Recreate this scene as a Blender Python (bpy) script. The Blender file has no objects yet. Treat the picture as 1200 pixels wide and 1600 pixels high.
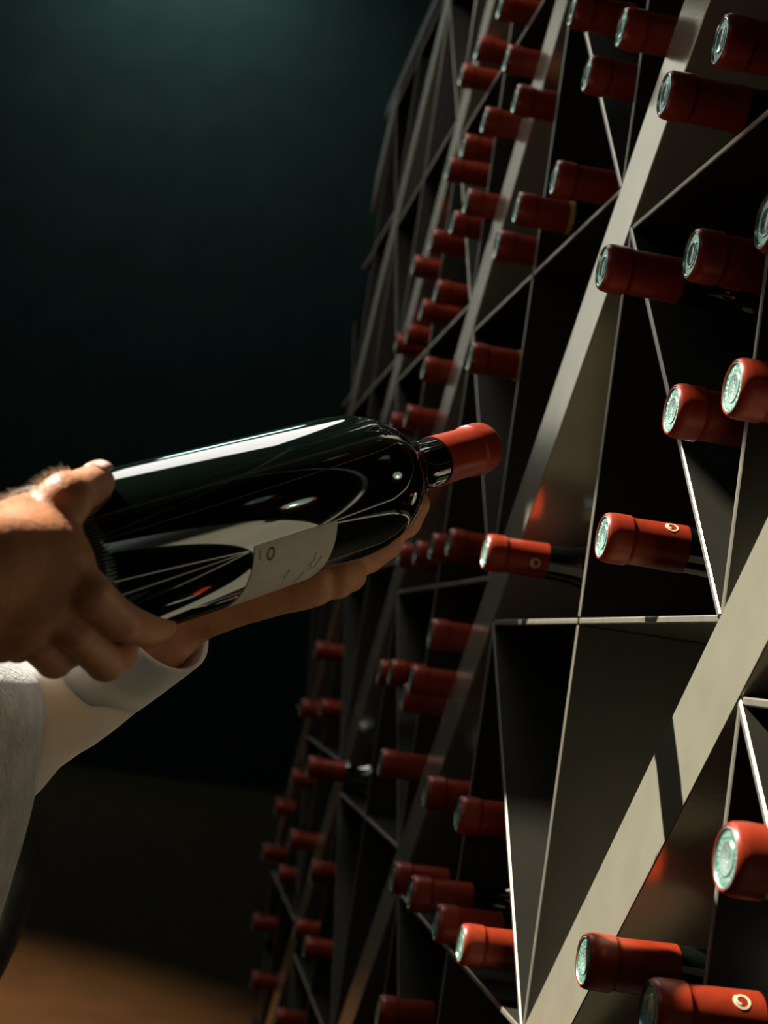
import bpy, bmesh, math, random
import numpy as np
from mathutils import Vector, Matrix

scene = bpy.context.scene
col = scene.collection
random.seed(7)
CZ = 1.2                      # camera height above the floor (all coordinates below are relative to the camera, z + CZ)

# ------------------------------------------------------------------ camera
F_PX = 2442.47
RIGHT = np.array([.979445, -.139425, .145770])
UP = np.array([-.157019, -.073352, .984868])
BACK = np.array([-.126623, -.987512, -.093737])
cam_d = bpy.data.cameras.new('camera')
cam = bpy.data.objects.new('camera', cam_d)
col.objects.link(cam)
cam.matrix_world = Matrix(((RIGHT[0], UP[0], BACK[0], 0), (RIGHT[1], UP[1], BACK[1], 0),
                           (RIGHT[2], UP[2], BACK[2], CZ), (0, 0, 0, 1)))
cam_d.sensor_fit = 'VERTICAL'
cam_d.sensor_height = 36.0
cam_d.sensor_width = 27.0
cam_d.lens = F_PX / 1600 * 36.0
cam_d.clip_start = 0.02
cam_d.dof.use_dof = True
cam_d.dof.focus_distance = 0.86
cam_d.dof.aperture_fstop = 11.0
scene.camera = cam

# ------------------------------------------------------------------ world, sun, exposure
world = bpy.data.worlds.new('sky')
scene.world = world
world.use_nodes = True
wn = world.node_tree.nodes
wn['Background'].inputs[0].default_value = (.55, .72, .85, 1)
wn['Background'].inputs[1].default_value = 0.9
SUN_DIR = Vector((-.63, .24, .74)).normalized()
sun_d = bpy.data.lights.new('sun', 'SUN')
sun_d.energy = 14.0
sun_d.angle = math.radians(.6)
sun_d.color = (1, .95, .84)
sun = bpy.data.objects.new('sun', sun_d)
sun.rotation_euler = SUN_DIR.to_track_quat('Z', 'Y').to_euler()
sun.location = SUN_DIR * 6
col.objects.link(sun)
scene.view_settings.view_transform = 'Standard'
scene.view_settings.look = 'None'
scene.view_settings.exposure = 0.0
scene.view_settings.gamma = 1.0
scene.view_settings.use_curve_mapping = False

SKYLIGHT_STRENGTH = 3.0


# ------------------------------------------------------------------ materials
def mat(name, base, rough=.5, metal=0.0, spec=.5, ior=1.45, noise=None, bump=None, sss=0.0, sheen=0.0, coat=0.0, emit=None, sscale=.006):
    m = bpy.data.materials.new(name)
    m.use_nodes = True
    nt = m.node_tree
    b = nt.nodes['Principled BSDF']
    b.inputs['Base Color'].default_value = (*base, 1)
    b.inputs['Roughness'].default_value = rough
    b.inputs['Metallic'].default_value = metal
    b.inputs['Specular IOR Level'].default_value = spec
    b.inputs['IOR'].default_value = ior
    if sss:
        b.inputs['Subsurface Weight'].default_value = sss
        b.inputs['Subsurface Radius'].default_value = (1, .35, .2) if sscale < .01 else (1, .95, .88)
        b.inputs['Subsurface Scale'].default_value = sscale
    if sheen:
        b.inputs['Sheen Weight'].default_value = sheen
    if coat:
        b.inputs['Coat Weight'].default_value = coat
        b.inputs['Coat Roughness'].default_value = .12
    if emit:
        b.inputs['Emission Color'].default_value = (*emit[0], 1)
        b.inputs['Emission Strength'].default_value = emit[1]
    tc = nt.nodes.new('ShaderNodeTexCoord')
    if noise:                                   # (scale, second colour, contrast low, high)
        n = nt.nodes.new('ShaderNodeTexNoise')
        n.inputs['Scale'].default_value = noise[0]
        n.inputs['Detail'].default_value = 6
        nt.links.new(tc.outputs['Object'], n.inputs['Vector'])
        r = nt.nodes.new('ShaderNodeValToRGB')
        r.color_ramp.elements[0].position = noise[2]
        r.color_ramp.elements[1].position = noise[3]
        r.color_ramp.elements[0].color = (*base, 1)
        r.color_ramp.elements[1].color = (*noise[1], 1)
        nt.links.new(n.outputs['Fac'], r.inputs[0])
        nt.links.new(r.outputs[0], b.inputs['Base Color'])
    if bump:                                    # (scale, strength, distance, vector stretch)
        n = nt.nodes.new('ShaderNodeTexNoise')
        n.inputs['Scale'].default_value = bump[0]
        n.inputs['Detail'].default_value = 4
        mp = nt.nodes.new('ShaderNodeMapping')
        mp.inputs['Scale'].default_value = bump[3] if len(bump) > 3 else (1, 1, 1)
        nt.links.new(tc.outputs['Object'], mp.inputs[0])
        nt.links.new(mp.outputs[0], n.inputs['Vector'])
        bp = nt.nodes.new('ShaderNodeBump')
        bp.inputs['Strength'].default_value = bump[1]
        bp.inputs['Distance'].default_value = bump[2]
        nt.links.new(n.outputs['Fac'], bp.inputs['Height'])
        nt.links.new(bp.outputs[0], b.inputs['Normal'])
    return m


M = {}
M['wall'] = mat('dark_plaster', (.030, .040, .036), .9, noise=(3, (.022, .030, .027), .35, .65), bump=(40, .2, .004))
M['ceiling'] = mat('ceiling_paint', (.05, .085, .078), .85, noise=(2, (.035, .06, .055), .3, .7))
M['floor'] = mat('terracotta_floor', (.060, .035, .018), .9, spec=.05, noise=(5, (.042, .026, .015), .3, .7), bump=(60, .2, .003))
M['steel'] = mat('champagne_metal', (.60, .56, .42), .19, metal=.68, noise=(26, (.54, .50, .37), .4, .7), bump=(500, .12, .0004, (1, .15, 1)))
M['plate'] = mat('shade_toned_sheet', (.021, .019, .012), .5, metal=.0, spec=.3, noise=(20, (.016, .0145, .009), .4, .7), bump=(300, .1, .0004))  # plate metal darkened to the shade inside the cells
M['edge'] = mat('lit_toned_edge', (.42, .39, .31), .35, metal=.7, noise=(60, (.34, .31, .24), .4, .7))  # lit tone of the same plate metal, for the front edges
M['back'] = mat('rack_back_panel', (.012, .012, .010), .9, noise=(9, (.02, .019, .015), .4, .7))
M['glass'] = mat('dark_bottle_glass', (.0025, .0050, .0038), .04, ior=2.1, spec=.9)
M['capsule'] = mat('red_capsule_foil', (.29, .029, .008), .34, metal=.15, noise=(160, (.24, .023, .0065), .4, .7), bump=(220, .10, .0006))
M['gold'] = mat('gold_foil', (.75, .48, .09), .35, metal=.5)
M['print'] = mat('cream_print', (.75, .62, .40), .5)
M['label'] = mat('paper_label', (.52, .47, .40), .75, noise=(120, (.44, .40, .34), .45, .75))
M['ink'] = mat('dark_ink', (.03, .03, .03), .6)
M['skin'] = mat('skin', (.52, .215, .10), .46, sss=.2, noise=(55, (.43, .165, .075), .42, .72), bump=(320, .35, .0012))
M['nail'] = mat('fingernail', (.60, .36, .27), .22)
M['hair'] = mat('dark_hair', (.03, .02, .015), .5)
M['fuzz'] = mat('pale_hand_hair', (.55, .42, .28), .4)
M['shirt'] = mat('white_shirt_cotton', (.92, .84, .75), .85, sheen=.15, sss=.75, sscale=.035, noise=(35, (.86, .785, .70), .3, .7), bump=(900, .2, .0006))
M['vest'] = mat('grey_wool', (.52, .465, .425), .95, sheen=.5, noise=(70, (.31, .28, .265), .35, .7), bump=(520, .8, .003, (1, 1, .6)))
M['apron'] = mat('dark_satin_lining', (.018, .018, .017), .25)
M['trouser'] = mat('dark_trousers', (.02, .02, .025), .9)
M['shoe'] = mat('dark_leather', (.012, .009, .008), .4)
M['frame'] = mat('painted_frame', (.08, .10, .095), .6)
M['pane'] = mat('daylight_pane', (.8, .8, .8), .3, emit=((1.0, .98, .93), SKYLIGHT_STRENGTH))
M['pane_cool'] = mat('added_teal_glow_pane', (.8, .8, .8), .3, emit=((.55, .95, .88), 6.5))
M['pane_tall'] = mat('added_reflection_pane', (.8, .8, .8), .3, emit=((1.0, .98, .90), 1.25))
M['lampbody'] = mat('lamp_black', (.02, .02, .02), .5)
M['added_bulb'] = mat('added_lamp_glow', (.9, .8, .6), .4, emit=((1, .70, .40), 12))


def disc_material():
    m = bpy.data.materials.new('green_foil_disc')
    m.use_nodes = True
    nt = m.node_tree
    L = nt.links.new
    b = nt.nodes['Principled BSDF']
    b.inputs['Roughness'].default_value = .24
    b.inputs['Metallic'].default_value = .65

    def math_n(op, a=None, c=None, v=None):
        n = nt.nodes.new('ShaderNodeMath')
        n.operation = op
        if a is not None:
            L(a, n.inputs[0])
        if c is not None:
            L(c, n.inputs[1])
        if v is not None:
            n.inputs[1].default_value = v
        return n.outputs[0]
    tc = nt.nodes.new('ShaderNodeTexCoord')
    sp = nt.nodes.new('ShaderNodeSeparateXYZ')
    L(tc.outputs['Object'], sp.inputs[0])
    x, y = sp.outputs[0], sp.outputs[1]
    r = math_n('SQRT', math_n('ADD', math_n('MULTIPLY', x, x), math_n('MULTIPLY', y, y)))
    rn = math_n('DIVIDE', r, v=.0135)
    ramp = nt.nodes.new('ShaderNodeValToRGB')
    e = ramp.color_ramp.elements
    green, pale = (.14, .42, .30, 1), (.72, .85, .79, 1)
    e[0].position, e[0].color = 0, pale
    e[1].position, e[1].color = 1, (.75, .82, .78, 1)
    for p, c in ((.40, pale), (.44, (.16, .42, .31, 1)), (.48, pale), (.52, pale), (.56, green), (.86, green), (.92, (.75, .82, .78, 1))):
        q = e.new(p)
        q.color = c
    L(rn, ramp.inputs[0])
    # ring of unreadable lettering
    ang = math_n('ARCTAN2', y, x)
    tick = math_n('GREATER_THAN', math_n('SINE', math_n('MULTIPLY', ang, v=23.0)), v=.1)
    n1 = nt.nodes.new('ShaderNodeTexNoise')
    n1.inputs['Scale'].default_value = 900
    L(tc.outputs['Object'], n1.inputs['Vector'])
    brk = math_n('GREATER_THAN', n1.outputs['Fac'], v=.47)
    band = math_n('MULTIPLY', math_n('GREATER_THAN', rn, v=.62), math_n('LESS_THAN', rn, v=.80))
    letter = math_n('MULTIPLY', math_n('MULTIPLY', tick, brk), band)
    # emblem scribble in the middle
    n2 = nt.nodes.new('ShaderNodeTexVoronoi')
    n2.feature = 'DISTANCE_TO_EDGE'
    n2.inputs['Scale'].default_value = 520
    L(tc.outputs['Object'], n2.inputs['Vector'])
    scr = math_n('MULTIPLY', math_n('LESS_THAN', n2.outputs['Distance'], v=.09), math_n('LESS_THAN', rn, v=.36))
    mx = nt.nodes.new('ShaderNodeMix')
    mx.data_type = 'RGBA'
    L(letter, mx.inputs['Factor'])
    L(ramp.outputs[0], mx.inputs[6])
    mx.inputs[7].default_value = (.70, .80, .74, 1)
    mx2 = nt.nodes.new('ShaderNodeMix')
    mx2.data_type = 'RGBA'
    L(scr, mx2.inputs['Factor'])
    L(mx.outputs[2], mx2.inputs[6])
    mx2.inputs[7].default_value = (.20, .45, .34, 1)
    L(mx2.outputs[2], b.inputs['Base Color'])
    bp = nt.nodes.new('ShaderNodeBump')
    bp.inputs['Strength'].default_value = .5
    bp.inputs['Distance'].default_value = .0005
    L(math_n('ADD', letter, scr), bp.inputs['Height'])
    L(bp.outputs[0], b.inputs['Normal'])
    return m


M['disc'] = disc_material()


# ------------------------------------------------------------------ helpers
def link(o, parent=None):
    col.objects.link(o)
    if parent is not None:
        o.parent = parent
    return o


def mesh_obj(name, verts, faces, material, parent=None, smooth=False, loc=None):
    me = bpy.data.meshes.new(name)
    me.from_pydata([tuple(map(float, v)) for v in verts], [], [tuple(map(int, f)) for f in faces])
    me.update()
    me.materials.append(material)
    if smooth:
        me.polygons.foreach_set('use_smooth', [True] * len(me.polygons))
    o = bpy.data.objects.new(name, me)
    if loc is not None:
        o.location = loc
    return link(o, parent)


def empty(name, loc, parent=None):
    o = bpy.data.objects.new(name, None)
    o.empty_display_size = .05
    o.location = loc
    return link(o, parent)


def tag(o, label=None, cat=None, group=None, kind=None):
    if label:
        o['label'] = label
    if cat:
        o['category'] = cat
    if group:
        o['group'] = group
    if kind:
        o['kind'] = kind
    return o


def boxes(name, bxs, material, parent=None, off=(0, 0, CZ)):
    V, Fc = [], []
    for (x0, x1, y0, y1, z0, z1) in bxs:
        b = len(V)
        V += [(x, y, z) for x in (x0, x1) for y in (y0, y1) for z in (z0, z1)]
        Fc += [[b + i for i in f] for f in ((0, 1, 3, 2), (4, 6, 7, 5), (0, 4, 5, 1), (2, 3, 7, 6), (0, 2, 6, 4), (1, 5, 7, 3))]
    V = [(v[0] + off[0], v[1] + off[1], v[2] + off[2]) for v in V]
    return mesh_obj(name, V, Fc, material, parent)


def lathe(profile, seg=32):
    """profile: list of (s along Z, radius)."""
    V, Fc = [], []
    rings = []
    for s, r in profile:
        if r < 1e-6:
            rings.append([len(V)])
            V.append((0, 0, s))
        else:
            rings.append(list(range(len(V), len(V) + seg)))
            V += [(r * math.cos(2 * math.pi * i / seg), r * math.sin(2 * math.pi * i / seg), s) for i in range(seg)]
    for a, b in zip(rings[:-1], rings[1:]):
        for i in range(seg):
            j = (i + 1) % seg
            if len(a) == 1 and len(b) > 1:
                Fc.append((a[0], b[j], b[i]))
            elif len(b) == 1 and len(a) > 1:
                Fc.append((a[i], a[j], b[0]))
            elif len(a) > 1:
                Fc.append((a[i], a[j], b[j], b[i]))
    return V, Fc


def cam_point(px, py, depth):
    v = RIGHT * ((px - 600) / F_PX * depth) - UP * ((py - 800) / F_PX * depth) - BACK * depth
    return v


# ------------------------------------------------------------------ room shell
X0, X1, Y0, Y1 = -4.5, .70, -1.6, 13.0
X2 = 3.0                                     # the far hall is wider on the right
HC, HH = 1.2, 6.2                            # ceiling heights above the camera: low over the near aisle, high beyond it
X3, YW = -2.0, 5.0                           # left side of the hall: narrow as far as YW, wider beyond
YH = 2.60                                    # where the ceiling steps up
SKB = (-1.35, -.615, -.25, 1.63)             # open roof light that lets the sun in (x0, x1, y0, y1)
SKC = (-1.5, .1, 11.2, 12.7)               # glowing pane added out of view for the teal haze on the end wall
tag(boxes('floor', [(X0, X2, Y0, Y1, -CZ - .1, -CZ)], M['floor']), 'terracotta coloured cellar floor', kind='structure')
WB = (-4.4, -2.35, 2.1, 6.1)                # unseen bright window, added to light up bar and disc reflections (x0, x1, z0, z1)
tag(boxes('wall_back', [(WB[1], X2, Y1, Y1 + .15, -CZ, HH), (X0, WB[0], Y1, Y1 + .15, -CZ, HH), (WB[0], WB[1], Y1, Y1 + .15, -CZ, WB[2]), (WB[0], WB[1], Y1, Y1 + .15, WB[3], HH)], M['wall']), 'dark green-grey end wall of the cellar', kind='structure')
tag(boxes('wall_left', [(X0 - .15, X0, Y0, YH - .06, -CZ, HC), (X0, X3, YH - .06, YH, -CZ, HC), (X3 - .15, X3, YH, YW, -CZ, HH), (X0, X3 - .15, YW - .15, YW, -CZ, HH), (X0 - .15, X0, YW - .15, Y1, -CZ, HH)], M['wall']), 'dark plaster wall across the aisle', kind='structure')
tag(boxes('wall_right', [(X1, X1 + .15, Y0, YH - .06, -CZ, HC), (X1, X1 + .15, YH - .06, 3.2, -CZ, HH), (X1, X2, 3.2, 3.35, -CZ, HH), (X2, X2 + .15, 3.2, Y1, -CZ, HH)], M['wall']), 'dark plaster wall behind the rack', kind='structure')
tag(boxes('wall_front', [(X0, X1, Y0 - .15, Y0, -CZ, HC)], M['wall']), 'dark plaster wall behind the viewer', kind='structure')
cb = [(X0, X1, Y0, SKB[2], HC, HC + .06), (X0, SKB[0], SKB[2], SKB[3], HC, HC + .06), (SKB[1], X1, SKB[2], SKB[3], HC, HC + .06), (X0, X1, SKB[3], YH, HC, HC + .06),
      (X3, X1, YH - .06, YH, HC + .06, HH), (X3 - .15, X2, YH - .06, YW - .15, HH, HH + .06), (X0, X2, YW - .15, SKC[2], HH, HH + .06), (X0, SKC[0], SKC[2], SKC[3], HH, HH + .06),
      (SKC[1], X2, SKC[2], SKC[3], HH, HH + .06), (X0, X2, SKC[3], Y1 + .15, HH, HH + .06)]
tag(boxes('ceiling', cb, M['ceiling']), 'dark painted stepped cellar ceiling', kind='structure')
w1 = tag(boxes('added_roof_window', [(SKC[0], SKC[1], SKC[2], SKC[3], HH + .03, HH + .04)], M['pane_cool']), 'added unseen roof window casting the teal glow on the end wall', kind='structure')
fr = .03
boxes('added_window_frame', [(SKC[0] - fr, SKC[0], SKC[2] - fr, SKC[3] + fr, HH - .02, HH), (SKC[1], SKC[1] + fr, SKC[2] - fr, SKC[3] + fr, HH - .02, HH),
                       (SKC[0], SKC[1], SKC[2] - fr, SKC[2], HH - .02, HH), (SKC[0], SKC[1], SKC[3], SKC[3] + fr, HH - .02, HH)], M['frame'], w1)
w2 = tag(boxes('added_end_window', [(WB[0], WB[1], Y1 + .06, Y1 + .07, WB[2], WB[3])], M['pane_tall']), 'added unseen window in the end wall that brightens the bar reflections', kind='structure')
boxes('added_window_bar', [(WB[0], WB[1], Y1 + .02, Y1 + .06, z - .03, z + .03) for z in (WB[2] + .03, WB[3] - .03)] + [(x - .03, x + .03, Y1 + .02, Y1 + .06, WB[2], WB[3]) for x in (WB[0] + .03, WB[1] - .03)], M['frame'], w2)
tag(boxes('trim_1', [(SKB[0] - .03, SKB[0], SKB[2] - .03, SKB[3] + .03, HC - .01, HC), (SKB[1], SKB[1] + .005, SKB[2] - .03, SKB[3] + .005, HC - .01, HC),
                     (SKB[0], SKB[1], SKB[2] - .03, SKB[2], HC - .01, HC), (SKB[0], SKB[1], SKB[3], SKB[3] + .005, HC - .01, HC)], M['frame']),
    'frame of the open roof light over the aisle', kind='structure')

# long ceiling light panel over the aisle (its mirror image is the white strip on the held bottle)
LP = (-.30, .19, 1.44, 2.22)
panel = tag(empty('ceiling_light_panel', ((LP[0] + LP[1]) / 2, (LP[2] + LP[3]) / 2, CZ + HC)), 'long white rectangular light panel on the low ceiling over the aisle', 'lamp')
hx, hy = (LP[1] - LP[0]) / 2, (LP[3] - LP[2]) / 2
boxes('frame', [(-hx - .012, -hx, -hy - .012, hy + .012, -.030, -.001), (hx, hx + .012, -hy - .012, hy + .012, -.030, -.001),
                (-hx, hx, -hy - .012, -hy, -.030, -.001), (-hx, hx, hy, hy + .012, -.030, -.001)], M['frame'], panel, (0, 0, 0))
boxes('diffuser', [(-hx, hx, -hy, hy, -.026, -.020)], M['pane'], panel, (0, 0, 0))

# unseen warm downlight, added to make the glow on the far floor
lamp = tag(empty('added_downlight', (-1.0, 4.4, CZ + HH)), 'added unseen downlight making the warm glow on the far floor', 'lamp')
V, Fc = lathe([(0, .05), (-.09, .05), (-.09, .042), (-.02, .038), (-.02, 0)], 24)
mesh_obj('housing', V, Fc, M['lampbody'], lamp)
V, Fc = lathe([(-.028, 0), (-.028, .034), (-.032, .034), (-.036, .02), (-.037, 0)], 24)
mesh_obj('added_bulb', V, Fc, M['added_bulb'], lamp)
ld = bpy.data.lights.new('added_downlight_beam', 'SPOT')
ld.energy = 5800
ld.color = (1, .66, .36)
ld.spot_size = math.radians(30)
ld.spot_blend = 1.0
ld.shadow_soft_size = .05
lo = bpy.data.objects.new('added_downlight_beam', ld)
lo.location = (0, 0, -.10)
link(lo, lamp)

# ------------------------------------------------------------------ wine rack lattice (45 degree bars, cross plates, shelves and dividers)
RX, RD = .28, .375                           # front plane of the rack, depth
HC_ = .2815                                  # half diagonal of one square cell
BW = .0575                                   # width of the broad diagonal bars
A0 = np.array([1.0580, .3283])
S = -(HC_ + BW / math.sqrt(2))
RY0, RY1, RZ0, RZ1 = .30, 3.08, -CZ + .06, 1.08


def clip(poly):
    for ax, val, sgn in ((0, RY0, 1), (0, RY1, -1), (1, RZ0, 1), (1, RZ1, -1)):
        out = []
        for i in range(len(poly)):
            p, q = poly[i], poly[(i + 1) % len(poly)]
            dp, dq = (p[ax] - val) * sgn, (q[ax] - val) * sgn
            if dp >= 0:
                out.append(p)
            if (dp >= 0) != (dq >= 0):
                t = dp / (dp - dq)
                out.append((p[0] + (q[0] - p[0]) * t, p[1] + (q[1] - p[1]) * t))
        poly = out
        if len(poly) < 3:
            return None
    return poly


rack = tag(empty('wine_rack', (RX, (RY0 + RY1) / 2, 0)), 'tall champagne metal wine rack with diagonal bars along the right wall', 'wine rack')


def prism(name, poly, x0, x1, material):
    poly = clip(poly)
    if poly is None:
        return None
    area = abs(sum(poly[i][0] * poly[(i + 1) % len(poly)][1] - poly[(i + 1) % len(poly)][0] * poly[i][1] for i in range(len(poly)))) / 2
    if area < 2e-5:
        return None
    n = len(poly)
    cy, cz = sum(p[0] for p in poly) / n, sum(p[1] for p in poly) / n
    bm = bmesh.new()
    f0 = [bm.verts.new((0, p[0] - cy, p[1] - cz)) for p in poly]
    f1 = [bm.verts.new((x1 - x0, p[0] - cy, p[1] - cz)) for p in poly]
    bm.faces.new(f0)
    bm.faces.new(list(reversed(f1)))
    for i in range(n):
        j = (i + 1) % n
        bm.faces.new((f0[i], f1[i], f1[j], f0[j]))
    bmesh.ops.recalc_face_normals(bm, faces=bm.faces)
    bmesh.ops.bevel(bm, geom=[e for e in bm.edges if all(v.co.x < 1e-6 for v in e.verts)], offset=.0007, segments=1, affect='EDGES')
    me = bpy.data.meshes.new(name)
    bm.to_mesh(me)
    bm.free()
    me.materials.append(material)
    if material is M['plate']:
        me.materials.append(M['edge'])
        for f in me.polygons:
            if f.normal.x < -.5:
                f.material_index = 1
    o = bpy.data.objects.new(name, me)
    o.location = (x0 - RX, cy - (RY0 + RY1) / 2, cz + CZ)
    return link(o, rack)


TH = .0042


def seg_poly(a, b, th=TH, inset=.0015):
    a, b = np.array(a), np.array(b)
    d = (b - a) / np.linalg.norm(b - a)
    n = np.array([-d[1], d[0]]) * th / 2
    a, b = a + d * inset, b - d * inset
    return [tuple(a + n), tuple(b + n), tuple(b - n), tuple(a - n)]


for k in range(-10, 8):
    Ak = A0 + k * np.array([S, S])
    # broad bar on the far/upper side of strip k
    d = np.array([1, -1]) / math.sqrt(2)
    q = np.array([1, 1]) / math.sqrt(2) * BW
    prism('diagonal_bar', [tuple(Ak - d * 5), tuple(Ak + d * 5), tuple(Ak + d * 5 + q), tuple(Ak - d * 5 + q)], RX, RX + RD, M['steel'])
    for n in range(-12, 14):
        A = Ak + n * np.array([HC_, -HC_])
        B, C, D, P = A + (HC_, -HC_), A + (-HC_, -HC_), A + (0, -2 * HC_), A + (0, -HC_)
        prism('cross_plate', seg_poly(A, C), RX, RX + RD, M['plate'])
        prism('divider_plate', seg_poly(A, P, inset=.003), RX + .001, RX + RD, M['plate'])
        prism('divider_plate', seg_poly(P, D, inset=.003), RX + .001, RX + RD, M['plate'])
        prism('shelf_plate', seg_poly(B, P, inset=.003), RX + .001, RX + RD, M['plate'])
        prism('shelf_plate', seg_poly(P, C, inset=.003), RX + .001, RX + RD, M['plate'])
ry = (RY0 + RY1) / 2
boxes('back_panel', [(RD + .001, RD + .013, RY0 - ry, RY1 - ry, RZ0, RZ1)], M['back'], rack)
boxes('plinth', [(.0, RD + .013, RY0 - ry, RY1 - ry, -CZ, RZ0 - .001)], M['plate'], rack)
boxes('top_cap', [(.0, RD + .013, RY0 - ry, RY1 - ry, RZ1 + .001, RZ1 + .03)], M['plate'], rack)

# ------------------------------------------------------------------ wine bottles
BL = .337


def bottle_parts(R=.0355):
    k = R / .0385
    glass = [(.022, 0), (.016, .012), (.004, .026 * k), (.0, .031 * k), (.001, .0350 * k), (.005, .0378 * k), (.010, .0385 * k), (.200, .0385 * k), (.212, .0378 * k),
             (.224, .0355 * k), (.235, .0315 * k), (.244, .0262 * k), (.251, .0208 * k), (.257, .0170), (.264, .0150), (.275, .0142), (.300, .0136), (.330, .0130), (.330, 0)]
    cap = [(.286, .0138), (.286, .0146), (.318, .0141), (.3205, .0143), (.3215, .0152), (.331, .0153), (.3345, .0149), (.3363, .0140), (.3370, .0132), (.3368, .0128), (.3352, .0126), (.3352, 0)]
    disc = [(.3353, .0125), (.3366, .0125), (.3368, .0121), (.3361, .0116), (.3360, .0078), (.3364, .0074), (.3364, .0062), (.3361, .0058), (.3361, 0)]
    out = {}
    for nm, pr, m, sg in (('glass', glass, 'glass', 40), ('capsule', cap, 'capsule', 40), ('capsule_disc', disc, 'disc', 40)):
        V, Fc = lathe(pr, sg)
        me = bpy.data.meshes.new(nm)
        me.from_pydata(V, [], Fc)
        me.update()
        me.materials.append(M[m])
        me.polygons.foreach_set('use_smooth', [True] * len(me.polygons))
        try:
            me.set_sharp_from_angle(angle=math.radians(40))
        except Exception:
            pass
        out[nm] = me
    return out


def curve_on_cylinder(pts, R, width, lift):
    """ribbon following (angle, s) points on a cylinder of radius R about Z."""
    V, Fc = [], []
    for i, (a, s) in enumerate(pts):
        p0, p1 = pts[max(i - 1, 0)], pts[min(i + 1, len(pts) - 1)]
        du, dv = (p1[0] - p0[0]) * R, p1[1] - p0[1]
        l = math.hypot(du, dv) or 1
        nu, nv = -dv / l * width / 2, du / l * width / 2
        for sg in (1, -1):
            for rr in (R + lift, R - .0003):
                aa, ss = a + sg * nu / R, s + sg * nv
                V.append((rr * math.cos(aa), rr * math.sin(aa), ss))
    for i in range(len(pts) - 1):
        b, c = 4 * i, 4 * i + 4
        Fc += [(b, c, c + 2, b + 2), (b + 1, b, c, c + 1), (b + 2, b + 3, c + 3, c + 2)]
    return V, Fc


def swirl_pts(a0, s0, r, R):
    pts = []
    for i in range(27):
        t = math.radians(35 + i * 12)
        pts.append((a0 + r * math.cos(t) / R, s0 + r * math.sin(t)))
    for i in range(1, 9):
        t = math.radians(35 + 26 * 12 + i * 22)
        rr = r * (1 - .55 * i / 8)
        pts.append((a0 + rr * math.cos(t) / R, s0 + rr * math.sin(t)))
    return pts


RACK_MESH = bottle_parts(.0355)
V, Fc = lathe([(.2862, .0146), (.2862, .01495), (.2905, .0149), (.2905, .0145)], 40)
gold_me = bpy.data.meshes.new('gold_band')
gold_me.from_pydata(V, [], Fc)
gold_me.materials.append(M['gold'])


def rack_bottle(p, y, z, label, group, logo=None, gold=False, roll=0.0):
    """lies in the rack, base towards the wall, capsule towards the aisle."""
    o = empty('wine_bottle', (RX - p + BL, y, z + CZ))
    o.rotation_euler = (Matrix.Rotation(-math.pi / 2, 4, 'Y') @ Matrix.Rotation(roll, 4, 'Z')).to_euler()
    tag(o, label, 'bottle', group)
    link(bpy.data.objects.new('glass', RACK_MESH['glass']), o)
    c = link(bpy.data.objects.new('capsule', RACK_MESH['capsule']), o)
    link(bpy.data.objects.new('capsule_disc', RACK_MESH['capsule_disc']), c)
    if gold:
        link(bpy.data.objects.new('gold_band', gold_me), c)
    if logo is not None:
        V, Fc = curve_on_cylinder(swirl_pts(logo - roll, .2975, .0036, .0146), .0146, .0010, .00012)
        mesh_obj('printed_swirl', V, Fc, M['print'], c)
    return o


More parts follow.
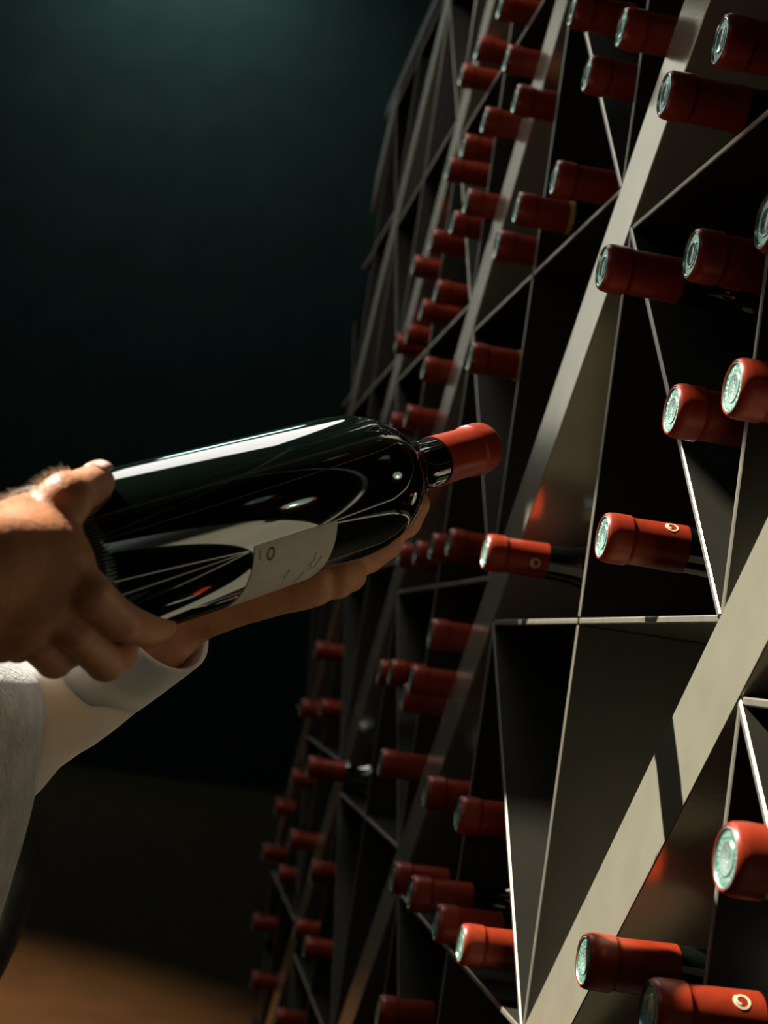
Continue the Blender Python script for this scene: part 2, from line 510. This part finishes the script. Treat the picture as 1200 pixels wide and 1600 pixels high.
GR = 'red-capped wine bottles lying in the rack'
GU = 'dim blurred bottles high in the far end of the rack'
GL = 'dim blurred bottles low in the far end of the rack'
bottles = [
    (.028, .8148, .3681, 'red-capped bottle with bright pale end disc in the top right corner', 0),
    (.030, .9071, .3686, 'red-capped bottle crossing the upper end of the bright diagonal bar', 0),
    (.028, 1.0507, .4688, 'red-capped bottle at the top edge just left of the bright diagonal bar', 0),
    (.028, 1.1425, .4681, 'red-capped bottle overlapping the bright cross plate edge near the top', 0),
    (.032, 1.2130, .5478, 'red-capped bottle cut by the top edge beside the cross plate end', 0),
    (.032, 1.4207, .5436, 'gold-banded red bottle over the dim far diagonal bar near the top', 1),
    (.026, 1.2191, .4078, 'dark red bottle pointing at the plate joint on the bright bar, upper of two', 0),
    (.032, 1.3344, .4130, 'gold-banded red bottle just below and left of the plate joint bottle', 1),
    (.026, 1.4419, .4071, 'dim red bottle with grey disc, lowest left of the upper shelf trio', 0),
    (.046, .9392, .2636, 'red-capped bottle whose green disc overlaps the bright diagonal bar mid-height', 0),
    (.028, .8160, .2451, 'red-capped bottle with green disc right of the one on the bright bar', 0),
    (.032, .6938, .2308, 'bottle cut by the right edge with only its green disc rim showing', 0),
    (.028, .8149, .1575, 'lower left of the two stacked bottles at right with green embossed discs', 0),
    (.028, .7219, .1555, 'nearest of the two stacked bottles at the right edge, large green disc', 0),
    (.032, .9057, .0922, 'bright red bottle with green disc and printed swirl above the horizontal shelf', 0),
    (.036, 1.2359, .0985, 'bright red bottle over the broad bar, between held bottle and divider', 0),
    (.044, .6131, -.0581, 'largest red-capped bottle with embossed green disc at the lower right edge', 0),
    (.032, .8303, -.1425, 'dark red bottle with swirl mark crossing the lowest part of the near bar', 0),
    (.040, .6930, -.1377, 'orange-lit red bottle with printed swirl at the bottom right corner', 0),
    (.032, 1.4673, .3006, 'solitary dim gold-banded bottle right of and above the held bottle neck', 1),
    (.026, 1.2446, -.1122, 'red bottle with shiny lip left of the tall lower divider, upper of the pair', 0),
    (.030, 1.1500, -.1966, 'brightest red bottle of the low shelf row left of the tall divider', 0),
    (.036, 1.2216, -.1954, 'second bottle of the low shelf row counting from the tall divider', 0),
    (.046, 1.2974, -.1860, 'third bottle of the low shelf row counting from the tall divider', 0),
    (.036, 1.4539, -.1960, 'farthest left bottle of the low shelf row by the bar foot', 0),
    (.030, 1.3818, -.1090, 'dim red bottle touching the lower broad bar above the low shelf row', 0),
    (.028, 1.4875, .0325, 'dim red bottle alone below the bright bottle on the broad bar', 0),
    (.014, 1.5402, .1259, 'rightmost bottle of the dim row beside the supporting fingers', 0),
    (.018, 1.6186, .1256, 'second bottle from the right in the dim row beside the fingers', 0),
    (.014, 1.7496, .1256, 'third bottle from the right in the dim row beside the fingers', 0),
    (.022, 1.8212, .1259, 'leftmost bottle of the dim row, touching the supporting fingers', 0),
    (.032, 1.5417, -.0142, 'nearest of three dim bottles in a row under the supporting hand', 0),
    (.030, 1.7013, -.0112, 'middle one of three dim bottles in a row under the supporting hand', 0),
    (.032, 1.7728, -.0135, 'farthest of three dim bottles in a row under the supporting hand', 0),
    (.026, 1.6104, -.0345, 'right one of the dim pair halfway down beside the lower bar', 0),
    (.038, 1.6236, -.1049, 'left one of the dim pair halfway down beside the lower bar', 0),
    (.032, 1.4521, -.3178, 'dim red bottle at the bottom edge below the low shelf row', 0),
]
upper = [(.024, 1.6491, .7316), (.024, 1.7741, .7314), (.026, 1.5427, .6307), (.026, 1.864, .7305), (.032, 1.5937, .5804), (.028, 1.7445, .6006), (.032, 1.8158, .594),
         (.028, 1.6626, .5111), (.028, 1.7413, .5079), (.032, 1.8721, .5198), (.030, 2.0293, .5247), (.022, 1.838, .4491), (.022, 1.9443, .4477), (.016, 2.1046, .4483),
         (.020, 2.1762, .4477), (.026, 1.8183, .3498), (.032, 1.8663, .2967), (.028, 2.036, .3124)]
lower = [(.038, 2.4917, .0015), (.032, 2.6463, -.0975), (.026, 2.399, -.0843), (.032, 2.6278, -.2144), (.060, 2.1244, -.1559), (.030, 2.8715, -.2894), (.032, 2.5065, -.2993),
         (.032, 2.9767, -.3854), (.026, 2.661, -.3778), (.028, 2.1865, -.3005), (.032, 2.952, -.5118), (.028, 2.2783, -.3967), (.032, 2.0941, -.3877), (.034, 2.7747, -.5786),
         (.032, 2.3178, -.5334)]
LOGO = {14: math.radians(-38), 15: math.radians(-105), 17: math.radians(-112), 18: math.radians(-40)}
for i, (p, y, z, lab, g) in enumerate(bottles):
    rack_bottle(p, y, z, lab, GR, LOGO.get(i), bool(g), roll=random.uniform(0, 6.28))
ORD = ['highest', 'second highest', 'third highest', 'fourth highest', 'fifth highest', 'sixth highest', 'seventh highest', 'eighth highest', 'ninth highest', 'tenth highest',
       'eleventh highest', 'twelfth highest', 'thirteenth highest', 'fourteenth highest', 'fifteenth highest', 'sixteenth highest', 'seventeenth highest', 'lowest']


def seen_height(b):
    v = np.array([RX - b[0], b[1], b[2]])
    return -(v @ UP) / -(v @ BACK)


for lst, grp, txt in ((upper, GU, '%s of the dim blurred far-rack bottles above the held bottle'), (lower, GL, '%s of the dim blurred bottles low in the far end of the rack')):
    for n, (p, y, z) in enumerate(sorted(lst, key=seen_height)):
        rack_bottle(p, y, z, txt % (ORD[-1] if n == len(lst) - 1 else ORD[n]), grp, roll=random.uniform(0, 6.28))

# ------------------------------------------------------------------ the held bottle
AX = np.array([.00617, .7383, .04606])
AD = np.array([.66511, .65665, .35558])
AD = AD / np.linalg.norm(AD)
ED = np.array([0, 0, -1.0]) + AD * AD[2]
ED /= np.linalg.norm(ED)
ES = np.cross(AD, ED)
base = AX - AD * .094
held = tag(empty('held_wine_bottle', (base[0], base[1], base[2] + CZ)), 'large dark glass wine bottle with white label held in two hands', 'bottle')
held.rotation_euler = Matrix((ED, ES, AD)).transposed().to_euler()      # local X = down, Y = far side, Z = towards the neck
HM = bottle_parts(.0385)
link(bpy.data.objects.new('glass', HM['glass']), held)
hc = link(bpy.data.objects.new('capsule', HM['capsule']), held)
link(bpy.data.objects.new('capsule_disc', HM['capsule_disc']), hc)
# knurled ring at the heel
V, Fc = [], []
nk = 150
for i in range(nk):
    a = 2 * math.pi * i / nk
    for da, rr, s in ((-.010, .0373, .0035), (.010, .0373, .0035), (-.002, .0391, .0062), (.018, .0391, .0062), (.012, .0387, .0115), (.022, .0387, .0115)):
        V.append((rr * math.cos(a + da), rr * math.sin(a + da), s))
    b = 6 * i
    Fc += [(b, b + 1, b + 3, b + 2), (b + 2, b + 3, b + 5, b + 4)]
mesh_obj('heel_knurl', V, Fc, mat('knurled_glass', (.10, .11, .11), .3), held)
# paper label
V, Fc = [], []
na, ns = 40, 8
a0, a1, s0, s1 = math.radians(-84), math.radians(30), .094 + .001, .094 + .0605
for i in range(na + 1):
    for j in range(ns + 1):
        a, s = a0 + (a1 - a0) * i / na, s0 + (s1 - s0) * j / ns
        for rr in (.03875, .0384):
            V.append((rr * math.cos(a), rr * math.sin(a), s))
w = (ns + 1) * 2
for i in range(na):
    for j in range(ns):
        b = i * w + j * 2
        Fc.append((b, b + w, b + w + 2, b + 2))
for i in range(na):
    for j in (0, ns):
        b = i * w + j * 2
        Fc.append((b, b + 1, b + w + 1, b + w))
for j in range(ns):
    for i in (0, na):
        b = i * w + j * 2
        Fc.append((b, b + 2, b + 3, b + 1))
lab = mesh_obj('paper_label', V, Fc, M['label'], held)
lab['label'] = 'off-white paper label with small dark script'
# label print: oval seal and handwritten strokes
V, Fc = curve_on_cylinder([(math.radians(-75) + .0030 * math.cos(t * .3927) / .0388, .094 + .0125 + .0022 * math.sin(t * .3927)) for t in range(17)], .0388, .0011, .0001)
mesh_obj('seal_print', V, Fc, M['ink'], lab)
random.seed(3)
for ln, (am, sm, n, amp) in enumerate(((-55, .0475, 9, .0030), (-52, .0520, 7, .0020), (-76, .0045, 5, .0012), (-50, .0300, 6, .0012), (-38, .0440, 9, .0018))):
    pts = [(math.radians(am) + (i - n / 2) * .0011 / .0388 * (1.2), .094 + sm + amp * random.uniform(-.6, .6)) for i in range(n)]
    V, Fc = curve_on_cylinder(pts, .0388, .00045, .0001)
    mesh_obj('script_print', V, Fc, M['ink'], lab)


# ------------------------------------------------------------------ body surfaces: smooth union of tapered capsules, polygonised with surface nets
def smooth_union(prims, h, k):
    """prims: (a, ra, b, rb[, k]) tapered capsules; returns verts, quads of the blended surface."""
    lo = np.min([np.minimum(p[0] - p[1], p[2] - p[3]) for p in prims], 0) - 4 * h
    hi = np.max([np.maximum(p[0] + p[1], p[2] + p[3]) for p in prims], 0) + 4 * h
    n = np.ceil((hi - lo) / h).astype(int) + 1
    Dd = np.full(n, .05, np.float32)
    axs = [lo[i] + h * np.arange(n[i]) for i in range(3)]
    for p in prims:
        a, ra, b, rb = p[:4]
        kk = p[4] if len(p) > 4 else k
        pad = kk * 1.5 + 3 * h
        l = np.minimum(a - ra, b - rb) - pad
        u = np.maximum(a + ra, b + rb) + pad
        i0 = np.clip(((l - lo) / h).astype(int), 0, n - 1)
        i1 = np.clip(((u - lo) / h).astype(int) + 2, 1, n)
        X, Y, Z = np.meshgrid(axs[0][i0[0]:i1[0]], axs[1][i0[1]:i1[1]], axs[2][i0[2]:i1[2]], indexing='ij')
        ab = b - a
        L2 = max(float(ab @ ab), 1e-12)
        t = np.clip(((X - a[0]) * ab[0] + (Y - a[1]) * ab[1] + (Z - a[2]) * ab[2]) / L2, 0, 1)
        dd = np.sqrt((X - a[0] - t * ab[0]) ** 2 + (Y - a[1] - t * ab[1]) ** 2 + (Z - a[2] - t * ab[2]) ** 2) - (ra + (rb - ra) * t)
        sl = tuple(slice(i0[i], i1[i]) for i in range(3))
        old = Dd[sl]
        hh = np.clip(.5 + .5 * (old - dd) / kk, 0, 1)
        Dd[sl] = (old * (1 - hh) + dd * hh - kk * hh * (1 - hh)).astype(np.float32)
    return surface_nets(Dd, lo, h)


def surface_nets(D, lo, h):
    s = D < 0
    nx, ny, nz = D.shape
    cnt = np.zeros((nx - 1, ny - 1, nz - 1), np.float32)
    acc = np.zeros((nx - 1, ny - 1, nz - 1, 3), np.float32)
    corners = [(i, j, k) for i in (0, 1) for j in (0, 1) for k in (0, 1)]

    def sub(A, c):
        return A[c[0]:c[0] + nx - 1, c[1]:c[1] + ny - 1, c[2]:c[2] + nz - 1]
    for c in corners:
        for ax in range(3):
            if c[ax] == 0:
                e = list(c)
                e[ax] = 1
                da, db = sub(D, c), sub(D, e)
                cross = (da < 0) != (db < 0)
                den = np.where(cross, da - db, 1)
                t = np.where(cross, da / den, 0)
                cnt += cross
                for q in range(3):
                    acc[..., q] += np.where(cross, c[q] + (t if q == ax else 0), 0)
    act = cnt > 0
    idx = np.full(cnt.shape, -1, np.int64)
    ii = np.argwhere(act)
    idx[act] = np.arange(len(ii))
    verts = lo + h * (ii + acc[act] / cnt[act][:, None])
    faces = []
    for ax in range(3):
        o1, o2 = (ax + 1) % 3, (ax + 2) % 3
        a = np.take(s, range(0, s.shape[ax] - 1), axis=ax)
        b = np.take(s, range(1, s.shape[ax]), axis=ax)
        for flag, A, B in ((0, a, b), (1, b, a)):
            e = np.argwhere(A & ~B)
            e = e[(e[:, o1] > 0) & (e[:, o2] > 0)]
            q = []
            for d1, d2 in ((0, 0), (-1, 0), (-1, -1), (0, -1)):
                c = e.copy()
                c[:, o1] += d1
                c[:, o2] += d2
                q.append(idx[c[:, 0], c[:, 1], c[:, 2]])
            q = np.stack(q, 1)
            if flag:
                q = q[:, ::-1]
            faces.append(q)
    return verts, np.concatenate(faces)


def on_bottle(px, py, R, beta=0.0):
    """point where the line of sight meets a sleeve of radius R round the held bottle's axis (beta slides it back towards the silhouette)."""
    r = cam_point(px, py, 1.0)
    r = r / np.linalg.norm(r)
    rr, dd = r - AD * (r @ AD), -AX + AD * (AX @ AD)
    A_, B_, C_ = rr @ rr, 2 * rr @ dd, dd @ dd - R * R
    foot = -B_ / (2 * A_)
    disc = B_ * B_ - 4 * A_ * C_
    front = foot - (math.sqrt(disc) / (2 * A_) if disc > 0 else 0)
    return r * (front + beta * (foot - front))


C = cam_point


def chain(pts, rads, k=None):
    return [(pts[i], rads[i], pts[i + 1], rads[i + 1]) + ((k,) if k else ()) for i in range(len(pts) - 1)]


# right hand (nearer), gripping the bottle base
W1, W2 = C(-170, 880, .588), C(-170, 930, .606)
iM, mM, rM, pM = C(92, 884, .626), C(58, 930, .626), C(28, 966, .630), C(0, 988, .636)
tM = C(40, 829, .634)
rh = []
rh += [(W1, .020, iM, .0118), ((W1 + W2) / 2, .020, mM, .0118), (W2, .019, rM, .0112), (W2, .018, pM, .0105)]
rh += [(iM, .0108, mM, .0110), (mM, .0110, rM, .0108), (rM, .0108, pM, .0100)]
rh += [(C(-40, 880, .640), .016, C(60, 905, .648), .010), (C(-60, 920, .642), .017, C(30, 950, .648), .010)]
tI, tT = on_bottle(104, 778, .0478), on_bottle(150, 754, .0462, .25)
rh += chain([C(-110, 895, .598), tM], [.018, .0125])
rh += chain([tM, tI, tT], [.0122, .0098, .0080], .005)
rh += [(tM, .0095, (iM + tM) / 2, .0085), ((iM + tM) / 2 + C(-30, 0, .65) - C(0, 0, .65), .013, iM, .0105)]
rh += [(C(-60, 886, .597), .018, C(50, 868, .618), .0130), (C(-10, 866, .605), .0150, C(66, 854, .622), .0120), (C(30, 842, .626), .0125, C(82, 846, .632), .0100), (C(-60, 905, .612), .018, C(50, 905, .624), .0130), (C(-60, 940, .620), .017, C(20, 945, .628), .0125)]
iP, iD, iT = on_bottle(186, 970, .0470, .1), on_bottle(226, 984, .0462, .45), on_bottle(254, 980, .0450, .75)
rh += chain([iM, on_bottle(140, 928, .0465), iP], [.0112, .0086, .0086], .0025)
rh += chain([iP, iD, iT], [.0084, .0074, .0062], .0015)
mP = C(164, 1034, .672)
rh += chain([mM, C(110, 982, .636), mP], [.0110, .0086, .0086], .0025)
rh += chain([mP, C(188, 1022, .698), C(196, 1006, .714)], [.0082, .0074, .0062], .0015)
rP = C(84, 1030, .666)
rh += chain([rM, C(54, 1000, .637), rP], [.0108, .0086, .0082], .0025)
rh += chain([rP, C(110, 1018, .692), C(125, 1005, .708)], [.0080, .0070, .0060], .0015)
pP = C(28, 1006, .666)
rh += chain([pM, pP, C(60, 1006, .690), C(78, 996, .702)], [.0098, .0078, .0070, .0058], .002)
Lx, Lr = C(-560, 1010, .60), .033
rh += [((W1 + W2) / 2, .027, Lx, Lr)]
v1, f1 = smooth_union(rh, .0013, .009)

# left hand, palm up under the bottle shoulder
W = C(300, 930, .828)
lh = []
pM2, rM2, mM2, iM2 = C(486, 908, .815), C(503, 897, .836), C(513, 886, .855), C(518, 872, .874)
lh += [(C(225, 985, .835), .027, W, .0225), (W, .0215, C(385, 908, .826), .0180)]
Wn, Wf = C(330, 925, .820), C(330, 905, .846)
lh += [(Wn, .020, pM2, .0120), (Wn, .018, rM2, .0118), (Wf, .018, mM2, .0118), (Wf, .018, iM2, .0118)]
lh += [(pM2, .0115, rM2, .0115), (rM2, .0115, mM2, .0115), (mM2, .0115, iM2, .0115), (C(400, 918, .812), .0145, C(450, 915, .812), .012)]
lh += chain([pM2, C(526, 906, .818), C(546, 899, .838), C(550, 884, .854)], [.0112, .0098, .0088, .0070], .0015)
lh += chain([rM2, C(574, 869, .852), C(604, 850, .868), C(614, 828, .876)], [.0108, .0092, .0086, .0070], .0015)
lh += chain([mM2, C(596, 838, .872), C(634, 816, .872), C(652, 788, .866)], [.0108, .0090, .0084, .0072], .0015)
lh += chain([iM2, C(604, 815, .892), C(640, 802, .892), C(648, 782, .886)], [.0108, .0090, .0082, .0070], .0015)
lh += chain([C(350, 910, .846), C(420, 850, .880), C(470, 790, .892), C(500, 745, .888)], [.017, .0125, .0105, .0085], .006)
v2, f2 = smooth_union(lh, .0013, .008)

# trunk, neck, head, upper arms, legs (coarse; all under the clothes or outside the frame)
def P3(x, y, z):
    return np.array([x, y, z], float)


LE = C(-330, 1370, .93)
RSH, LSH = P3(-.46, .60, .14), P3(-.46, 1.04, .14)
bd = [(P3(-.22, .75, -.28), .075, P3(-.22, .88, -.28), .075), (P3(-.21, .76, -.12), .08, P3(-.21, .87, -.12), .08),
      (P3(-.33, .76, .00), .07, P3(-.40, .76, .06), .075), (P3(-.33, .87, .00), .07, P3(-.40, .87, .06), .075), (RSH, .045, LSH, .045), (P3(-0.490, .82, .10), .06, P3(-0.540, .82, .27), .052),
      (P3(-0.560, .82, .40), .080, P3(-0.580, .82, .45), .085), (P3(-0.530, .82, .33), .055, P3(-0.520, .82, .37), .060), (P3(-0.475, .82, .385), .014, P3(-0.465, .82, .365), .013),
      (P3(-0.560, .735, .39), .018, P3(-0.570, .733, .37), .012), (P3(-0.560, .905, .39), .018, P3(-0.570, .907, .37), .012),
      (RSH, .044, Lx, .036), (LSH, .044, LE, .038), (LE, .042, C(225, 985, .835), .028),
      (P3(-.22, .745, -.32), .070, P3(-.19, .72, -.75), .058), (P3(-.19, .72, -.75), .056, P3(-.21, .72, -CZ + .09), .038),
      (P3(-.22, .89, -.32), .070, P3(-.19, .92, -.75), .058), (P3(-.19, .92, -.75), .056, P3(-.21, .92, -CZ + .09), .038)]
v3, f3 = smooth_union(bd, .008, .03)

person = tag(empty('person', (-.2, .82, 0)), 'person in grey wool vest and white shirt holding the dark bottle with both hands', 'person')
ploc = np.array([-.2, .82, -CZ])


def person_mesh(name, verts, faces, material, parent=person, smooth=True):
    return mesh_obj(name, np.asarray(verts) - ploc, faces, material, parent, smooth)


vv = np.concatenate([v1, v2, v3])
ff = np.concatenate([f1, f2 + len(v1), f3 + len(v1) + len(v2)])
body = person_mesh('body', vv, ff, M['skin'])


def nail(tip, prev, normal, length=.0115, width=.0105, r=.008):
    """thin curved shell lying on the back of a fingertip."""
    d = tip - prev
    d /= np.linalg.norm(d)
    nrm = normal - d * (normal @ d)
    nrm /= np.linalg.norm(nrm)
    sd = np.cross(d, nrm)
    V, Fc = [], []
    n, mq = 8, 8
    for i in range(n + 1):
        for j in range(mq + 1):
            u, v = i / n * 2 - 1, j / mq * 2 - 1
            wdt = width / 2 * math.sqrt(max(0, 1 - .35 * max(0, abs(v)) ** 4))
            y = u * wdt
            x = v * length / 2
            z = r * .97 - (y * y) / (2 * r) * 1.1 - (.0009 if abs(v) == 1 or abs(u) == 1 else 0)
            V.append(tip + d * x + sd * y + nrm * z)
    for i in range(n):
        for j in range(mq):
            b = i * (mq + 1) + j
            Fc.append((b, b + 1, b + mq + 2, b + mq + 1))
    o = person_mesh('fingernail', V, Fc, M['nail'])
    md = o.modifiers.new('thickness', 'SOLIDIFY')
    md.thickness = .0006
    md.offset = -1
    return o


nail(tT + (tT - tI) / np.linalg.norm(tT - tI) * .001, tI, UP * .75 + BACK * .65, r=.0086)
nail(C(550, 893, .847), C(546, 899, .838), RIGHT - UP * .6, length=.009, width=.008, r=.0078)

# fine hair standing on the sunlit edge of the near hand
random.seed(11)
V, Fc = [], []
dep = -(v1 @ BACK)
hx_, hy_ = 600 + F_PX * (v1 @ RIGHT) / dep, 800 - F_PX * (v1 @ UP) / dep
for c0 in range(-24, 112, 2):
    sel = np.nonzero((hx_ >= c0) & (hx_ < c0 + 2))[0]
    if not len(sel):
        continue
    top = hy_[sel].min()
    cand = sel[hy_[sel] < top + (14 if c0 < 70 else 7)]
    for q in range(9 if c0 < 70 else 4):
        p = v1[random.choice(list(cand))]
        L = random.uniform(.0022, .0052)
        d = UP * .55 - RIGHT * random.uniform(.1, .9) + BACK * random.uniform(-.3, .6)
        d = d / np.linalg.norm(d)
        s_ = RIGHT * .00008
        b = len(V)
        mid = p + d * L * .55
        end = mid + (d - RIGHT * .5 - UP * .3) * L * .45
        V += [p - s_, p + s_, p + BACK * .00014, mid - s_ * .7, mid + s_ * .7, mid + BACK * .0001, end]
        Fc += [(b, b + 1, b + 4, b + 3), (b + 1, b + 2, b + 5, b + 4), (b + 2, b, b + 3, b + 5), (b + 3, b + 4, b + 6), (b + 4, b + 5, b + 6), (b + 5, b + 3, b + 6)]
hf = person_mesh('hand_hair', V, Fc, M['fuzz'], smooth=False)
hf['kind'] = 'stuff'


# ---- clothing
def loft(rings, n=64, z_noise=None):
    """rings: (cx, cy, rx, ry, z) ellipses from top to bottom, interpolated smoothly."""
    V, Fc = [], []
    R_ = np.array(rings, float)
    steps = 10
    samp = []
    for i in range(len(R_) - 1):
        p0, p1, p2, p3 = R_[max(i - 1, 0)], R_[i], R_[i + 1], R_[min(i + 2, len(R_) - 1)]
        for sI in range(steps):
            t = sI / steps
            samp.append(.5 * ((2 * p1) + (-p0 + p2) * t + (2 * p0 - 5 * p1 + 4 * p2 - p3) * t * t + (-p0 + 3 * p1 - 3 * p2 + p3) * t ** 3))
    samp.append(R_[-1])
    for r in samp:
        for i in range(n):
            a = 2 * math.pi * i / n
            wob = 1 + (z_noise(a, r[4]) if z_noise else 0)
            V.append((r[0] + r[2] * wob * math.cos(a), r[1] + r[3] * wob * math.sin(a), r[4]))
    for q in range(len(samp) - 1):
        for i in range(n):
            j = (i + 1) % n
            Fc.append((q * n + i, (q + 1) * n + i, (q + 1) * n + j, q * n + j))
    for q, rev in ((0, False), (len(samp) - 1, True)):
        c = len(V)
        V.append((samp[q][0], samp[q][1], samp[q][4]))
        for i in range(n):
            j = (i + 1) % n
            Fc.append((c, q * n + j, q * n + i) if rev else (c, q * n + i, q * n + j))
    return V, Fc


def tube(points, radii, n=40, wrinkle=None, hollow=True):
    """sleeve along a polyline (first point = open cuff)."""
    P_ = np.array(points, float)
    T = np.gradient(P_, axis=0)
    T /= np.linalg.norm(T, axis=1)[:, None]
    ref = np.array([0, 0, 1.0])
    V, Fc = [], []
    rings = []
    rows = []
    if hollow:
        rows.append((P_[0] + T[0] * .03, T[0], radii[0] * .93))
        rows.append((P_[0] + T[0] * .0008, T[0], radii[0] * .95))
    for p, t, r in zip(P_, T, radii):
        rows.append((p, t, r))
    for q, (p, t, r) in enumerate(rows):
        e1 = np.cross(t, ref)
        e1 /= np.linalg.norm(e1)
        e2 = np.cross(e1, t)
        for i in range(n):
            a = 2 * math.pi * i / n
            rr = r * (1 + (wrinkle(a, q) if wrinkle and q > 3 else 0))
            V.append(p + (e1 * math.cos(a) + e2 * math.sin(a)) * rr)
    for q in range(len(rows) - 1):
        for i in range(n):
            j = (i + 1) % n
            Fc.append((q * n + i, q * n + j, (q + 1) * n + j, (q + 1) * n + i))
    c = len(V)
    V.append(rows[-1][0])
    q = len(rows) - 1
    for i in range(n):
        Fc.append((q * n + i, q * n + (i + 1) % n, c))
    return V, Fc


def vest_noise(a, z):
    return .010 * math.sin(3 * a + 14 * z) + .006 * math.sin(7 * a - 31 * z)


vest_rings = [(-.49, .82, .07, .09, .20), (-.47, .82, .115, .19, .14), (-.40, .82, .130, .185, .06), (-.305, .82, .140, .175, .002), (-.200, .815, .133, .170, -.030),
              (-.178, .815, .128, .168, -.075), (-.185, .815, .132, .170, -.14), (-.200, .815, .135, .175, -.20), (-.225, .815, .140, .180, -.30), (-.235, .815, .140, .180, -.38)]
V, Fc = loft(vest_rings, 72, vest_noise)
vest = person_mesh('wool_vest', V, Fc, M['vest'])
vest['label'] = 'grey fuzzy wool vest'
V, Fc = loft([(-.160, .90, .080, .100, -.085), (-.163, .90, .115, .115, -.13), (-.174, .90, .118, .12, -.20), (-.214, .90, .118, .12, -.28), (-.235, .90, .12, .12, -.42)], 56)
person_mesh('dark_lining', V, Fc, M['apron'])


def lerp_path(pts, rads, n=26):
    pts = [np.asarray(p) for p in pts]
    d = np.cumsum([0] + [np.linalg.norm(pts[i + 1] - pts[i]) for i in range(len(pts) - 1)])
    tt = np.linspace(0, d[-1], n)
    P_ = np.stack([np.interp(tt, d, [p[i] for p in pts]) for i in range(3)], 1)
    for _ in range(2):
        P_[1:-1] = (P_[:-2] + 2 * P_[1:-1] + P_[2:]) / 4
    return P_, np.interp(tt, d, rads)


def wr(a, q):
    return .055 * math.sin(2 * a + q * .9) * min(1, (q - 3) / 6) + .03 * math.sin(5 * a - q * 1.7) * min(1, (q - 3) / 5)


P_, r_ = lerp_path([C(246, 958, .832), C(60, 1090, .872), LE, LSH, P3(-.47, .97, .15), P3(-.475, .93, .155)], [.0345, .0405, .048, .075, .068, .03], 52)
V, Fc = tube(P_, r_, 48, wr)
sl = person_mesh('shirt_sleeve', V, Fc, M['shirt'])
V, Fc = tube(P_[:4] - (P_[1] - P_[0]) * .12, [.0358, .0366, .0372, .0376], 56, None)
cf = person_mesh('cuff', V, Fc, M['shirt'], sl)
cf.location = (0, 0, 0)
cf.data.set_sharp_from_angle(angle=math.radians(35))
P_, r_ = lerp_path([(W1 + W2) / 2 + (Lx - (W1 + W2) / 2) * .10, Lx, RSH, P3(-.47, .67, .15), P3(-.475, .71, .155)], [.036, .055, .075, .068, .03], 48)
V, Fc = tube(P_, r_, 48, wr)
person_mesh('shirt_sleeve', V, Fc, M['shirt'])
V, Fc = loft([(-.54, .82, .062, .062, .245), (-.52, .82, .066, .068, .215), (-.495, .82, .085, .12, .19), (-.47, .82, .112, .18, .15)], 40)
person_mesh('shirt_collar', V, Fc, M['shirt'])
V, Fc = loft([(-.225, .815, .143, .183, -.36), (-.215, .82, .135, .185, -.44), (-.205, .82, .12, .18, -.50)], 48)
person_mesh('trouser_waist', V, Fc, M['trouser'])
for yy in (.725, .915):
    V, Fc = loft([(-.205, yy, .112, .094, -.46), (-.195, yy, .092, .084, -.62), (-.19, yy, .078, .075, -.78), (-.20, yy, .068, .066, -1.0), (-.205, yy, .066, .066, -CZ + .06)], 36)
    person_mesh('trouser_leg', V, Fc, M['trouser'])
    v, f = smooth_union([(P3(-.225, yy, -CZ + .045), .040, P3(-.13, yy, -CZ + .038), .036), (P3(-.13, yy, -CZ + .036), .034, P3(-.06, yy, -CZ + .030), .028)], .006, .02)
    v[:, 2] = np.maximum(v[:, 2], -CZ + .001)
    person_mesh('shoe', v, f, M['shoe'])
v, f = smooth_union([(P3(-0.585, .82, .445), .095, P3(-0.605, .82, .46), .092), (P3(-0.620, .82, .40), .072, P3(-0.620, .82, .35), .055)], .006, .02)
keep = [q for q in f if (v[q][:, 0].mean() < -.535 or v[q][:, 2].mean() > .475)]
person_mesh('hair', v, keep, M['hair'])
# eyes, brows and mouth
for s_ in (-1, 1):
    v, f = smooth_union([(P3(-0.487, .82 + s_ * .031, .405), .010, P3(-0.487, .82 + s_ * .033, .405), .010)], .002, .002)
    person_mesh('eye', v, f, mat('eye', (.5, .48, .45), .2))
    v, f = smooth_union([(P3(-0.480, .82 + s_ * .018, .426), .004, P3(-0.486, .82 + s_ * .045, .425), .0035)], .0015, .002)
    person_mesh('eyebrow', v, f, M['hair'])
v, f = smooth_union([(P3(-0.468, .80, .325), .0045, P3(-0.468, .84, .325), .0045)], .0015, .002)
person_mesh('lips', v, f, mat('lips', (.35, .12, .09), .5))
